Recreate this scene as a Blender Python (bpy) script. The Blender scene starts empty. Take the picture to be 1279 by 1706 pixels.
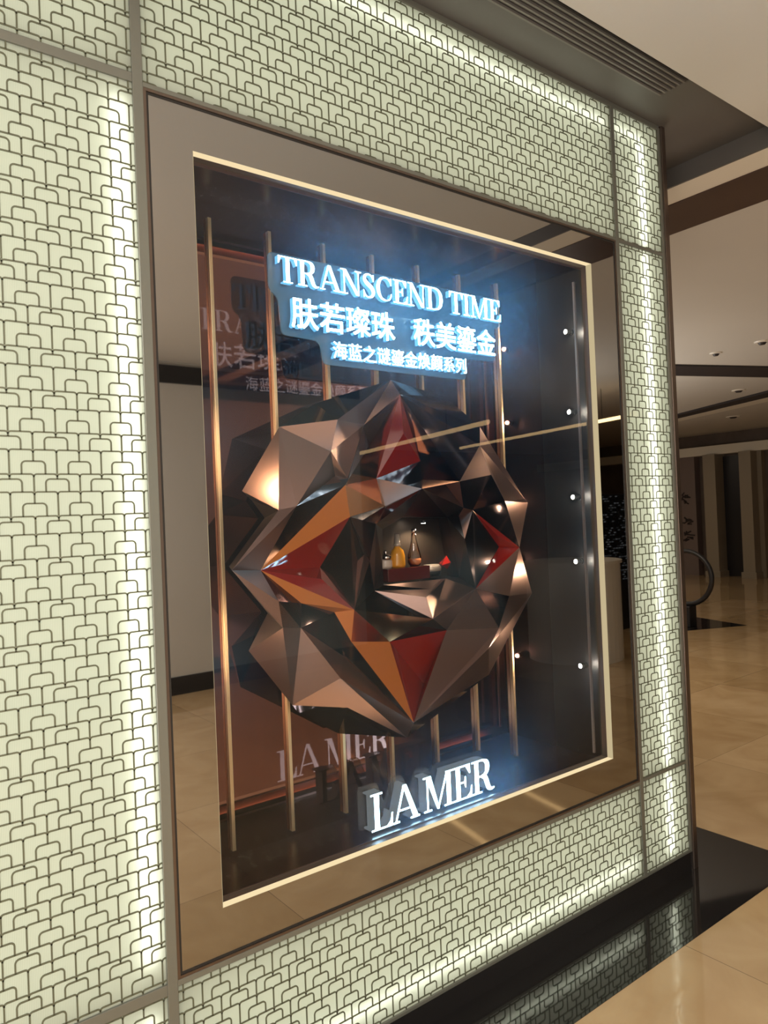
import bpy, bmesh, math, random
import numpy as np
from mathutils import Matrix, Vector

random.seed(7)
SC = bpy.context.scene
COL = SC.collection

# ---------------------------------------------------------------- camera
PX, PY, F = 639.5, 853.0, 1220.0
dx = np.array([2242.503 - PX, -(796.429 - PY), -F]); dx /= np.linalg.norm(dx)
_u = np.array([-0.042, 1.0, 0.0]); _u /= np.linalg.norm(_u)
dz = _u + np.array([0, 0, -(_u @ dx) / dx[2]]); dz /= np.linalg.norm(dz)
dy = np.cross(dz, dx)
RC = np.stack([dx, dy, dz], 1)
CAM = np.array([0.0, -1.689, 1.5])
cam_d = bpy.data.cameras.new('camera')
cam = bpy.data.objects.new('camera', cam_d); COL.objects.link(cam)
cam_d.sensor_fit = 'HORIZONTAL'; cam_d.sensor_width = 36.0
cam_d.lens = F / 1279.0 * 36.0
cam_d.clip_start = 0.02; cam_d.clip_end = 200
cam.matrix_world = Matrix.Translation(Vector(CAM)) @ Matrix(RC.T.tolist()).to_4x4()
SC.camera = cam

def at(px, py, ax, val):
    """a point of the place read from the photograph: the ray of a pixel met with the plane axis = val"""
    d = RC.T @ np.array([px - PX, -(py - PY), -F])
    p = CAM + d * ((val - CAM[ax]) / d[ax])
    return (float(p[0]), float(p[1]), float(p[2]))

# ---------------------------------------------------------------- world, colour management
SC.view_settings.view_transform = 'Standard'
SC.view_settings.look = 'None'
SC.view_settings.gamma = 1.0
SC.view_settings.use_curve_mapping = False
SC.view_settings.exposure = 0.0
w = bpy.data.worlds.new('world'); SC.world = w; w.use_nodes = True
w.node_tree.nodes['Background'].inputs[0].default_value = (1.0, 0.86, 0.68, 1)
w.node_tree.nodes['Background'].inputs[1].default_value = 0.25
SC.cycles.max_bounces = 10
SC.cycles.transparent_max_bounces = 24
SC.cycles.sample_clamp_indirect = 4.0
SC.cycles.caustics_reflective = False
SC.cycles.caustics_refractive = False

# ---------------------------------------------------------------- unseen fill lights added to brighten hall and corridor
def area(name, loc, size, size_y, power, color, rot=(0, 0, 0)):
    l = bpy.data.lights.new(name, 'AREA'); l.shape = 'RECTANGLE'
    l.size = size; l.size_y = size_y; l.energy = power; l.color = color
    o = bpy.data.objects.new(name, l); COL.objects.link(o)
    o.location = loc; o.rotation_euler = rot
    return o
COOL = (1.0, .98, .98)
WARM = (1.0, 0.86, 0.66)
NEUT = (1.0, 0.96, 0.90)
area('hall_fill_down', (-1.4, -2.6, 2.93), 1.8, 1.2, 100, NEUT)
area('hall_fill_down', (-4.4, -2.6, 2.93), 1.8, 1.2, 100, NEUT)
area('hall_fill_up', (-2.4, -3.0, .12), 3.2, 2.8, 250, COOL, (math.pi, 0, 0))
area('hall_fill_up', (5.7, -4.2, 1.6), 2.0, 2.0, 42, NEUT, (math.pi, 0, 0))
area('hall_fill_down', (-.2, -3.3, 2.93), .8, .8, 50, NEUT)
area('corridor_fill_down', (4.9, 3.2, 2.93), 1.4, 2.2, 60, WARM)
area('corridor_fill_up', (5.6, 4.8, .9), 2.4, 3.0, 125, NEUT, (math.pi, 0, 0))
area('corridor_fill_up', (9.8, 6.6, 1.75), 2.0, 2.0, 8, NEUT, (math.pi, 0, 0))
area('corridor_fill_down', (11.0, 7.2, 2.93), 2.0, 1.0, 22, WARM)

# ---------------------------------------------------------------- helpers
def new_mesh(name, verts, faces, mat=None, parent=None, smooth=False):
    me = bpy.data.meshes.new(name)
    off = Vector((0, 0, 0))
    p = parent
    while p is not None:
        off = off + Vector(p.location); p = p.parent
    me.from_pydata([tuple(Vector(v) - off) for v in verts], [], faces)
    me.update()
    if smooth:
        for f in me.polygons: f.use_smooth = True
    if mat is not None: me.materials.append(mat)
    o = bpy.data.objects.new(name, me); COL.objects.link(o)
    if parent is not None: o.parent = parent
    return o

class MB:
    def __init__(s): s.v = []; s.f = []
    def add(s, v, f):
        n = len(s.v); s.v += [tuple(map(float, q)) for q in v]; s.f += [[n + i for i in q] for q in f]
    def box(s, x0, x1, y0, y1, z0, z1):
        s.add([(x0,y0,z0),(x1,y0,z0),(x1,y1,z0),(x0,y1,z0),(x0,y0,z1),(x1,y0,z1),(x1,y1,z1),(x0,y1,z1)],
              [(0,3,2,1),(4,5,6,7),(0,1,5,4),(1,2,6,5),(2,3,7,6),(3,0,4,7)])
        return s
    def lathe(s, c, prof, n=24, sx=1.0, sy=1.0):
        v = []; f = []
        for r, z in prof:
            for k in range(n):
                a = 2 * math.pi * k / n
                v.append((c[0] + r * sx * math.cos(a), c[1] + r * sy * math.sin(a), c[2] + z))
        for i in range(len(prof) - 1):
            for k in range(n):
                k2 = (k + 1) % n
                f.append((i*n+k, i*n+k2, (i+1)*n+k2, (i+1)*n+k))
        f.append(tuple(reversed(range(n)))); f.append(tuple(range((len(prof)-1)*n, len(prof)*n)))
        s.add(v, f); return s
    def tube(s, p0, p1, r, n=12, r1=None):
        p0 = Vector(p0); p1 = Vector(p1); d = (p1 - p0).normalized()
        a = d.orthogonal().normalized(); b = d.cross(a); r1 = r if r1 is None else r1
        v = []; f = []
        for P, R in ((p0, r), (p1, r1)):
            for k in range(n):
                t = 2*math.pi*k/n; v.append(P + a*R*math.cos(t) + b*R*math.sin(t))
        for k in range(n):
            k2 = (k+1) % n; f.append((k, k2, n+k2, n+k))
        f.append(tuple(reversed(range(n)))); f.append(tuple(range(n, 2*n)))
        s.add(v, f); return s
    def prism_xz(s, pts, y0, y1):
        """pts counter-clockwise seen from the front (-y)"""
        n = len(pts)
        v = [(p[0], y0, p[1]) for p in pts] + [(p[0], y1, p[1]) for p in pts]
        f = [tuple(range(n)), tuple(reversed(range(n, 2*n)))]
        for i in range(n):
            j = (i+1) % n; f.append((i, n+i, n+j, j))
        s.add(v, f); return s
    def prism_xy(s, pts, z0, z1):
        n = len(pts)
        v = [(p[0], p[1], z0) for p in pts] + [(p[0], p[1], z1) for p in pts]
        f = [tuple(reversed(range(n))), tuple(range(n, 2*n))]
        for i in range(n):
            j = (i+1) % n; f.append((i, j, n+j, n+i))
        s.add(v, f); return s
    def build(s, name, mat, parent=None, smooth=False, bevel=0.0):
        o = new_mesh(name, s.v, s.f, mat, parent, smooth)
        if bevel:
            m = o.modifiers.new('bevel', 'BEVEL'); m.width = bevel; m.segments = 2; m.limit_method = 'ANGLE'
        return o

def thing(name, label, cat, loc=(0, 0, 0), group=None):
    o = bpy.data.objects.new(name, None); COL.objects.link(o)
    o.location = loc; o.empty_display_size = 0.05
    return tag(o, label, cat, group)
def tag(o, label, cat, group=None):
    o['label'] = label; o['category'] = cat
    if group: o['group'] = group
    return o
def struct(o):
    o['kind'] = 'structure'; return o
def box(name, mat, *b, parent=None, bevel=0.0):
    return MB().box(*b).build(name, mat, parent, bevel=bevel)

# ---------------------------------------------------------------- materials
def principled(name, color, rough=0.5, metal=0.0, **kw):
    m = bpy.data.materials.new(name); m.use_nodes = True
    b = m.node_tree.nodes['Principled BSDF']
    b.inputs['Base Color'].default_value = (*color, 1)
    b.inputs['Roughness'].default_value = rough
    b.inputs['Metallic'].default_value = metal
    for k, v in kw.items():
        b.inputs[k.replace('_', ' ')].default_value = v
    return m
def noise_color(m, c1, c2, scale=4.0, detail=4.0, bump=0.0, rough=None):
    nt = m.node_tree; b = nt.nodes['Principled BSDF']
    tc = nt.nodes.new('ShaderNodeTexCoord'); n = nt.nodes.new('ShaderNodeTexNoise')
    n.inputs['Scale'].default_value = scale; n.inputs['Detail'].default_value = detail
    nt.links.new(tc.outputs['Object'], n.inputs['Vector'])
    r = nt.nodes.new('ShaderNodeValToRGB')
    r.color_ramp.elements[0].color = (*c1, 1); r.color_ramp.elements[1].color = (*c2, 1)
    r.color_ramp.elements[0].position = 0.3; r.color_ramp.elements[1].position = 0.7
    nt.links.new(n.outputs['Fac'], r.inputs['Fac']); nt.links.new(r.outputs['Color'], b.inputs['Base Color'])
    if bump:
        bp = nt.nodes.new('ShaderNodeBump'); bp.inputs['Strength'].default_value = bump
        bp.inputs['Distance'].default_value = 0.002
        nt.links.new(n.outputs['Fac'], bp.inputs['Height']); nt.links.new(bp.outputs['Normal'], b.inputs['Normal'])
    return m
def emit(name, color, strength):
    m = bpy.data.materials.new(name); m.use_nodes = True; nt = m.node_tree
    nt.nodes.clear(); e = nt.nodes.new('ShaderNodeEmission'); o = nt.nodes.new('ShaderNodeOutputMaterial')
    e.inputs[0].default_value = (*color, 1); e.inputs[1].default_value = strength
    nt.links.new(e.outputs[0], o.inputs[0]); return m
def glass_sheet(name, ior=1.5, tint=(1, 1, 1), haze=0.0, haze_color=(1, 1, 1), boost=1.0, kind='ShaderNodeBsdfTranslucent'):
    """clear sheet: see-through with Fresnel reflection and an optional tinted haze that imitates glow"""
    m = bpy.data.materials.new(name); m.use_nodes = True; nt = m.node_tree; nt.nodes.clear()
    out = nt.nodes.new('ShaderNodeOutputMaterial')
    tr = nt.nodes.new('ShaderNodeBsdfTransparent'); tr.inputs[0].default_value = (*tint, 1)
    gl = nt.nodes.new('ShaderNodeBsdfGlossy'); gl.inputs['Roughness'].default_value = 0.0
    fr = nt.nodes.new('ShaderNodeFresnel'); fr.inputs[0].default_value = ior
    mul = nt.nodes.new('ShaderNodeMath'); mul.operation = 'MULTIPLY'; mul.inputs[1].default_value = boost; mul.use_clamp = True
    nt.links.new(fr.outputs[0], mul.inputs[0])
    mx = nt.nodes.new('ShaderNodeMixShader')
    nt.links.new(mul.outputs[0], mx.inputs[0]); nt.links.new(gl.outputs[0], mx.inputs[2])
    base = tr
    if haze:
        tl = nt.nodes.new(kind); tl.inputs[0].default_value = (*haze_color, 1)
        mx2 = nt.nodes.new('ShaderNodeMixShader'); mx2.inputs[0].default_value = haze
        nt.links.new(tr.outputs[0], mx2.inputs[1]); nt.links.new(tl.outputs[0], mx2.inputs[2]); base = mx2
    nt.links.new(base.outputs[0], mx.inputs[1]); nt.links.new(mx.outputs[0], out.inputs[0])
    return m

M = {}
M['ceiling'] = noise_color(principled('ceiling_paint', (.6, .55, .48), .75), (.59, .555, .495), (.62, .585, .525), .7)
M['soffit'] = principled('dark_soffit', (.105, .098, .09), .45)
M['grille'] = principled('grille_metal', (.045, .042, .04), .4)
M['grille_slat'] = principled('grille_slat', (.17, .16, .145), .4)
M['beam_light'] = principled('beam_cream', (.78, .72, .60), .6)
M['beam_red'] = noise_color(principled('beam_brown', (.1, .06, .045), .35), (.06, .036, .03), (.085, .054, .043), 2)
M['beam_dark'] = principled('beam_dark', (.035, .03, .032), .45)
M['wall'] = noise_color(principled('wall_paint', (.6, .56, .49), .7), (.66, .63, .585), (.70, .67, .625), .8)
M['black_gloss'] = principled('black_stone', (.014, .013, .013), .045)
M['dark_band'] = principled('dark_band', (.03, .03, .032), .4)
M['facade'] = principled('facade_core', (.02, .018, .016), .6)
M['trim'] = principled('trim_metal', (.21, .215, .185), .3, 0.45)
M['trim_brown'] = principled('trim_brown_metal', (.20, .155, .13), .3, 0.9)
M['line_dark'] = principled('dark_gap', (.02, .018, .016), .5)
M['mirror'] = principled('bronze_mirror', (.43, .42, .41), .015, 1.0)
M['lattice'] = principled('lattice_metal', (.125, .13, .085), .45, 0.2)
M['gold'] = principled('gold_metal', (.95, .74, .42), .3, .6)
M['back_mirror'] = principled('copper_mirror', (.21, .095, .075), .03, 1.0)
M['liner'] = principled('brown_liner', (.16, .085, .07), .35, .3)
M['case_black'] = principled('case_black_lacquer', (.014, .013, .012), .42)
M['case_floor'] = principled('case_floor', (.035, .025, .022), .25)
M['track'] = principled('track_aluminium', (.55, .52, .5), .4, .6)
M['satin'] = principled('satin_bronze', (.215, .135, .112), .28, .88)
M['satin_dark'] = principled('dark_satin_bronze', (.10, .08, .065), .38, .7)
M['polished'] = principled('polished_bronze', (.17, .11, .095), .07, 1.0)
M['copper'] = principled('polished_copper', (.85, .42, .20), .10, 1.0)
M['amber'] = principled('amber_lacquer', (.80, .25, .04), .25, .2, Coat_Weight=.5)
M['red'] = principled('red_acrylic', (.62, .02, .01), .04, 0.0, Coat_Weight=1.0, Transmission_Weight=.45)
M['niche'] = principled('niche_lining', (.014, .007, .006), .35, .2)
M['diffuser_back'] = emit('backlight_sheet', (.98, .985, .85), 1.85)
M['fill_strip'] = emit('fill_strip', (1.0, .66, .36), 24.0)
M['led'] = emit('led_tube', (1.0, 1.0, .96), 28.0)
M['letter_face'] = emit('sign_letter_face', (.42, .76, 1.0), 30.0)
M['letter_side'] = emit('sign_letter_side', (.14, .46, .85), 1.6)  # side glow raised to tint the backing plate blue
M['letter_side_low'] = emit('low_sign_letter_side', (.40, .45, .45), .35)
M['letter_back'] = principled('sign_letter_back', (.02, .02, .022), .6)
M['reveal_side'] = emit('glow_reveal_side', (1.0, .82, .48), .55)  # gold metal sides; the light falling on them is put in as glow
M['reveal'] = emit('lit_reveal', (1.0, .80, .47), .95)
M['glass'] = glass_sheet('window_glass', 1.5, (.96, .95, .94), .065, (.36, .66, 1.0), 1.1)  # blue haze in the glass imitates bloom around the signs
M['acrylic'] = glass_sheet('clear_acrylic', 1.45, (.80, .84, .88), .34, (.33, .70, 1.0), 1.0, 'ShaderNodeBsdfDiffuse')  # blue haze in the plate imitates the glow between the letters
M['acrylic_low'] = glass_sheet('clear_acrylic_low', 1.45, (.84, .84, .83), .14, (.62, .68, .70), 1.0, 'ShaderNodeBsdfDiffuse')
M['clear'] = glass_sheet('flask_glass', 1.5, (.95, .85, .78), .02, (1, .9, .8), 2.0)
M['spot_lens'] = emit('spot_lens', (1.0, .93, .80), 60)
M['spot_body'] = principled('spot_body', (.05, .05, .05), .3, .6)
M['silver'] = principled('silver_cap', (.8, .72, .66), .15, 1.0)
M['compact'] = principled('compact_lid', (.85, .74, .64), .18, .5)
M['cream_glass'] = principled('cream_jar_glass', (.75, .62, .52), .12, 0, Coat_Weight=1)
M['serum'] = principled('amber_serum', (.95, .42, .03), .08, 0, Coat_Weight=1.0, Emission_Strength=0.0)
M['ring'] = principled('dark_ring_metal', (.012, .012, .015), .4)
M['curtain'] = noise_color(principled('corridor_cladding', (.12, .09, .07), .5), (.10, .075, .06), (.14, .105, .085), 3)
M['column'] = principled('corridor_column', (.30, .25, .185), .5)
M['doorway'] = principled('dark_doorway', (.02, .018, .02), .3)
M['screen'] = principled('sign_screen', (.012, .014, .018), .15)
nt = M['screen'].node_tree; b = nt.nodes['Principled BSDF']
tc = nt.nodes.new('ShaderNodeTexCoord'); mp = nt.nodes.new('ShaderNodeMapping'); mp.inputs['Rotation'].default_value = (math.pi/2, 0, 0)
sb_ = nt.nodes.new('ShaderNodeTexBrick'); sb_.inputs['Scale'].default_value = 9; sb_.inputs['Mortar Size'].default_value = .06
sb_.inputs['Color1'].default_value = (0, 0, 0, 1); sb_.inputs['Color2'].default_value = (.7, .75, .8, 1); sb_.inputs['Mortar'].default_value = (0, 0, 0, 1)
sb_.inputs['Bias'].default_value = -.6
nt.links.new(tc.outputs['Object'], mp.inputs[0]); nt.links.new(mp.outputs[0], sb_.inputs['Vector'])
nt.links.new(sb_.outputs['Color'], b.inputs['Emission Color']); b.inputs['Emission Strength'].default_value = .3
M['counter'] = principled('counter_white', (.80, .75, .66), .35)
M['line_lamp'] = emit('linear_lamp', (1.0, .66, .30), 6.0)
M['ink'] = principled('wall_writing', (.03, .022, .02), .6)

# ribbed diffuser glass, lit from behind
m = bpy.data.materials.new('ribbed_diffuser_glass'); m.use_nodes = True; nt = m.node_tree; nt.nodes.clear()
out = nt.nodes.new('ShaderNodeOutputMaterial'); tl = nt.nodes.new('ShaderNodeBsdfTranslucent')
gl = nt.nodes.new('ShaderNodeBsdfGlossy'); gl.inputs['Roughness'].default_value = .06
df = nt.nodes.new('ShaderNodeBsdfDiffuse'); df.inputs[0].default_value = (.6, .62, .55, 1)
tc = nt.nodes.new('ShaderNodeTexCoord'); wv = nt.nodes.new('ShaderNodeTexWave')
wv.wave_type = 'BANDS'; wv.bands_direction = 'X'; wv.inputs['Scale'].default_value = 95.0
nt.links.new(tc.outputs['Object'], wv.inputs['Vector'])
rp = nt.nodes.new('ShaderNodeValToRGB')
rp.color_ramp.elements[0].color = (.62, .64, .56, 1); rp.color_ramp.elements[1].color = (.74, .75, .68, 1)
nt.links.new(wv.outputs['Fac'], rp.inputs['Fac']); nt.links.new(rp.outputs['Color'], tl.inputs[0])
m1 = nt.nodes.new('ShaderNodeMixShader'); m1.inputs[0].default_value = .22
m2 = nt.nodes.new('ShaderNodeMixShader'); m2.inputs[0].default_value = .05
nt.links.new(tl.outputs[0], m1.inputs[1]); nt.links.new(df.outputs[0], m1.inputs[2])
nt.links.new(m1.outputs[0], m2.inputs[1]); nt.links.new(gl.outputs[0], m2.inputs[2]); nt.links.new(m2.outputs[0], out.inputs[0])
M['diffuser'] = m

# polished beige marble tiles
m = principled('marble_tiles', (.42, .31, .19), .05); nt = m.node_tree; b = nt.nodes['Principled BSDF']
tc = nt.nodes.new('ShaderNodeTexCoord'); mp = nt.nodes.new('ShaderNodeMapping')
mp.inputs['Location'].default_value = (-2.29 + 4.5, 0.27 + .9*5, 0)
br = nt.nodes.new('ShaderNodeTexBrick'); br.offset = 0.0; br.squash = 1.0
br.inputs['Scale'].default_value = 1.0; br.inputs['Brick Width'].default_value = .9; br.inputs['Row Height'].default_value = .9
br.inputs['Mortar Size'].default_value = .0012; br.inputs['Mortar Smooth'].default_value = 0
br.inputs['Color1'].default_value = (.60, .42, .235, 1); br.inputs['Color2'].default_value = (.44, .295, .15, 1)
br.inputs['Mortar'].default_value = (.2, .14, .08, 1); br.inputs['Bias'].default_value = 0.0
nt.links.new(tc.outputs['Object'], mp.inputs[0]); nt.links.new(mp.outputs[0], br.inputs['Vector'])
nz = nt.nodes.new('ShaderNodeTexNoise'); nz.inputs['Scale'].default_value = 2.5; nz.inputs['Detail'].default_value = 6; nz.inputs['Distortion'].default_value = 1.5
nt.links.new(tc.outputs['Object'], nz.inputs['Vector'])
mxr = nt.nodes.new('ShaderNodeMixRGB'); mxr.blend_type = 'SOFT_LIGHT'; mxr.inputs[0].default_value = .5
nt.links.new(br.outputs['Color'], mxr.inputs[1]); nt.links.new(nz.outputs['Fac'], mxr.inputs[2])
nt.links.new(mxr.outputs[0], b.inputs['Base Color'])
M['marble'] = m

# ================================================================= SETTING
ZC = 3.0           # hall ceiling
ZS = 3.085         # dark soffit over the facade
XE = 2.835         # end of the facade
struct(box('floor', M['marble'], -7, 18, -11, 9, -.1, 0))
# black stone border along the facade, and a dark inlay further along the corridor
struct(MB().box(-7, 3.186, -.272, 0.9, 0, .0015).build('trim_1', M['black_gloss']))
a1, a2, a3 = at(1120, 1053, 2, 0), at(1245, 1042, 2, 0), at(1120, 1022, 2, 0)
struct(MB().prism_xy([a1[:2], a2[:2], a3[:2]], 0, .0015).build('trim_2', M['black_gloss']))

# ceiling: hall side, soffit strip with the air grille, cross beams, corridor side
struct(box('ceiling', M['ceiling'], -7, 3.05, -11, -.335, ZC, ZC + .25))
struct(box('trim_13', M['beam_dark'], 3.05, 3.195, -11, -.335, ZC - .002, ZC + .2))
struct(box('ceiling_soffit', M['soffit'], -7, 3.195, -.335, 9, ZS, ZS + .2))
struct(box('ceiling_corridor', M['ceiling'], 3.747, 18, -11, 9, ZC, ZC + .25))
struct(box('trim_3', M['soffit'], 3.195, 3.207, -11, 9, ZC - .002, ZC + .2))
struct(box('trim_4', M['beam_light'], 3.207, 3.38, -11, 9, ZC + .0, ZC + .2))
struct(box('trim_5', M['beam_red'], 3.38, 3.747, -11, 9, ZC - .004, ZC + .2))
b0, b1 = at(1118, 610, 2, ZC - .02), at(1279, 613, 2, ZC - .02)
b2, b3 = at(1279, 629, 2, ZC - .02), at(1118, 626, 2, ZC - .02)
def ext(p, q, t): return (p[0] + (q[0]-p[0])*t, p[1] + (q[1]-p[1])*t)
struct(MB().prism_xy([ext(b0, b1, -1), ext(b0, b1, 4), ext(b3, b2, 4), ext(b3, b2, -1)][::-1], ZC - .02, ZC + .1).build('trim_6', M['beam_dark']))
def ceil_strip(name, mat, pl0, pr0, pr1, pl1, z, th=.08, e0=-.5, e1=1.5):
    p = [at(*q, 2, z) for q in (pl0, pr0, pr1, pl1)]
    pts = [ext(p[0], p[1], e0), ext(p[0], p[1], e1), ext(p[3], p[2], e1), ext(p[3], p[2], e0)]
    ar = sum(pts[i][0]*pts[(i+1) % 4][1] - pts[(i+1) % 4][0]*pts[i][1] for i in range(4))
    if ar < 0: pts = pts[::-1]
    return struct(MB().prism_xy(pts, z, z + th).build(name, mat))
ceil_strip('trim_7', M['beam_dark'], (1118, 695), (1279, 654), (1279, 662), (1118, 700), ZC - .03)
ceil_strip('trim_8', M['beam_light'], (1118, 700), (1279, 662), (1279, 669), (1118, 705), ZC - .03)
# lowered zone and cornice in front of the corridor's end
struct(box('wall_corridor_end', M['curtain'], 15.0, 15.3, -11, 9, 0, ZC + .2))
cz0 = at(1200, 757, 0, 14.9)[2]; cz1 = at(1200, 742, 0, 14.9)[2]
struct(box('trim_9', M['beam_light'], 14.75, 15.0, -11, 9, cz0, cz1))

# opposite side of the hall, seen in the bronze mirror
struct(box('wall_opposite', M['wall'], -7, 4.6, -4.95, -4.7, 0, ZC))
struct(box('baseboard_opposite', M['dark_band'], -7, 4.62, -4.7, -4.685, 0, .16))
struct(box('trim_10', M['dark_band'], -7, 4.62, -4.7, -4.68, 2.80, 2.96))
struct(box('wall_left', M['wall'], -7.2, -7, -11, 9, 0, ZC + .2))
struct(box('wall_hall_far', M['curtain'], -7, 15.3, -11.2, -11, 0, ZC + .2))
struct(box('wall_corridor_back', M['curtain'], 2.84, 15.3, 8.8, 9.0, 0, ZC + .2))

# facade body around the display case
OX0, OX1, OZ0, OZ1 = .741, 2.309, .568, 2.423     # opening in the mirror surround
BX0, BX1, BZ0, BZ1, BY = .70, 2.37, .53, 2.455, .32 # inside of the case
fm = MB()
fm.box(-.9, BX0 - .03, .075, .42, 0, ZS); fm.box(BX1 + .03, XE, .075, .42, 0, ZS)
fm.box(BX0 - .03, BX1 + .03, .075, .42, 0, BZ0 - .03); fm.box(BX0 - .03, BX1 + .03, .075, .42, BZ1 + .03, ZS)
fm.box(BX0 - .03, BX1 + .03, BY + .03, .42, BZ0 - .03, BZ1 + .03)
fm.box(-.9, XE, .42, 2.6, 0, ZS)
struct(fm.build('wall_facade', M['facade']))
struct(box('baseboard_facade', M['black_gloss'], -.9, XE, -.004, .075, 0, .072))

# metal trims between the panels
TW = .0
tv = MB()
def vbar(x0, x1, z0, z1, y0=-.006): tv.box(x0, x1, y0, .07, z0, z1)
vbar(.596, .621, .0725, 3.075)                # left of the mirror surround, full height
vbar(2.466, 2.486, .0725, 3.075)
vbar(2.790, 2.806, .0725, 3.075)
tv.box(-.9, .596, -.0055, .07, 2.544, 2.566); tv.box(.621, 2.466, -.0055, .07, 2.541, 2.552); tv.box(2.486, 2.79, -.0055, .07, 2.538, 2.552)
tv.box(-.9, .596, -.0055, .07, .418, .444); tv.box(.621, 2.466, -.0055, .07, .430, .444); tv.box(2.486, 2.79, -.0055, .07, .438, .451)
tv.box(-.9, 2.80, -.0055, .07, 3.065, 3.084); tv.box(-.9, 2.80, -.0055, .07, .0725, .083)
struct(tv.build('trim_11', M['trim'], bevel=.0012))
struct(MB().box(2.806, XE, -.012, .075, 0, ZS).build('trim_12', M['trim_brown'], bevel=.002))
# stepped slim frame round the mirror surround
def ring(name, mat, x0, x1, z0, z1, t, y0, y1, parent=None):
    m_ = MB(); m_.box(x0, x0 + t, y0, y1, z0, z1); m_.box(x1 - t, x1, y0, y1, z0, z1)
    m_.box(x0 + t, x1 - t, y0, y1, z0, z0 + t); m_.box(x0 + t, x1 - t, y0, y1, z1 - t, z1)
    return m_.build(name, mat, parent)

# ================================================================= LATTICE LIGHT PANELS
CW = .0468; X00 = .306; Z00 = 1.407; PER = .0902; TALL = .0520
def lattice(x0, x1, z0, z1, y):
    """scalloped grid: rounded tiles in rows, a low arch astride every second upright"""
    mb = MB(); hw = .0017; R = .0062; RA = .0085; AH = .0275
    def seg_clip(poly):
        # ribbon with mitred joints, cut to the panel
        P = [Vector((p[0], p[1])) for p in poly]
        run = []
        def flush(run):
            if len(run) < 2: return
            L = []
            for i, p in enumerate(run):
                if i == 0: d = run[1] - run[0]
                elif i == len(run) - 1: d = run[-1] - run[-2]
                else: d = (run[i+1] - run[i]).normalized() + (run[i] - run[i-1]).normalized()
                if d.length < 1e-9: d = Vector((1, 0))
                d.normalize(); n = Vector((-d.y, d.x)) * hw
                L.append((p + n, p - n))
            v = []; f = []
            for a_, b_ in L:
                v += [(a_.x, y, a_.y), (b_.x, y, b_.y), (a_.x, y + .0022, a_.y), (b_.x, y + .0022, b_.y)]
            for i in range(len(L) - 1):
                k = i * 4
                f += [(k, k+1, k+5, k+4), (k, k+4, k+6, k+2), (k+1, k+3, k+7, k+5)]
            mb.add(v, f)
        for i in range(len(P) - 1):
            a_, b_ = P[i], P[i+1]; t0, t1 = 0.0, 1.0; d = b_ - a_; ok = True
            for pcomp, dcomp, lo, hi in ((a_.x, d.x, x0, x1), (a_.y, d.y, z0, z1)):
                if abs(dcomp) < 1e-12:
                    if pcomp < lo or pcomp > hi: ok = False
                else:
                    ta, tb = (lo - pcomp) / dcomp, (hi - pcomp) / dcomp
                    if ta > tb: ta, tb = tb, ta
                    t0 = max(t0, ta); t1 = min(t1, tb)
            if not ok or t0 >= t1:
                flush(run); run = []; continue
            s_, e_ = a_ + d * t0, a_ + d * t1
            if not run or (run[-1] - s_).length > 1e-7:
                flush(run); run = [s_]
            run.append(e_)
            if t1 < 1.0: flush(run); run = []
        flush(run)
    def cor(cx_, cz_, r, a0, a1, n=4):
        return [(cx_ + r * math.cos(math.radians(a0 + (a1 - a0) * i / n)), cz_ + r * math.sin(math.radians(a0 + (a1 - a0) * i / n))) for i in range(n + 1)]
    k0 = int(math.floor((x0 - X00) / CW)) - 1; k1 = int(math.ceil((x1 - X00) / CW)) + 1
    r0 = int(math.floor((z0 - Z00) / PER)) - 1; r1 = int(math.ceil((z1 - Z00) / PER)) + 1
    for r_ in range(r0, r1 + 1):
        for tall in (True, False):
            top = Z00 + r_ * PER - (0 if tall else TALL)
            h = TALL if tall else PER - TALL
            bot = top - h
            if bot > z1 or top < z0: continue
            for k in range(k0, k1 + 1):
                x = X00 + k * CW
                seg_clip([*cor(x + R, top - R, R, 180, 90), *cor(x + CW - R, top - R, R, 90, 0)])
                full = (k % 2 == 0) == tall
                if full:
                    seg_clip([(x, top - R), (x, bot)])
                else:
                    at_ = bot + AH
                    seg_clip([(x, top - R), (x, at_)])
                    hwid = CW * .5
                    seg_clip([(x - hwid, bot), *cor(x - hwid + RA, at_ - RA, RA, 180, 90), *cor(x + hwid - RA, at_ - RA, RA, 90, 0), (x + hwid, bot)])
    return mb

def panel(label, x0, x1, z0, z1, tubes):
    t = thing('lattice_light_panel', label, 'light panel', (x0, 0.0, z0), 'backlit lattice panels of the shop front')
    box('diffuser_glass', M['diffuser'], x0, x1, 0.0, .004, z0, z1, parent=t)
    lattice(x0, x1, z0, z1, -.0024).build('lattice', M['lattice'], t)
    MB().add([(x0, .06, z0), (x1, .06, z0), (x1, .06, z1), (x0, .06, z1)], [(0, 1, 2, 3)])
    bm_ = MB(); bm_.add([(x0, .060, z0), (x1, .060, z0), (x1, .060, z1), (x0, .060, z1)], [(0, 1, 2, 3)])
    bm_.build('backlight_sheet', M['diffuser_back'], t)
    for (a, b_) in tubes:
        mbx = MB(); mbx.box(min(a[0], b_[0]) - .006, max(a[0], b_[0]) + .006, .022, .026, min(a[1], b_[1]), max(a[1], b_[1]))
        mbx.build('led_strip', M['led'], t)
    return t
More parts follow.
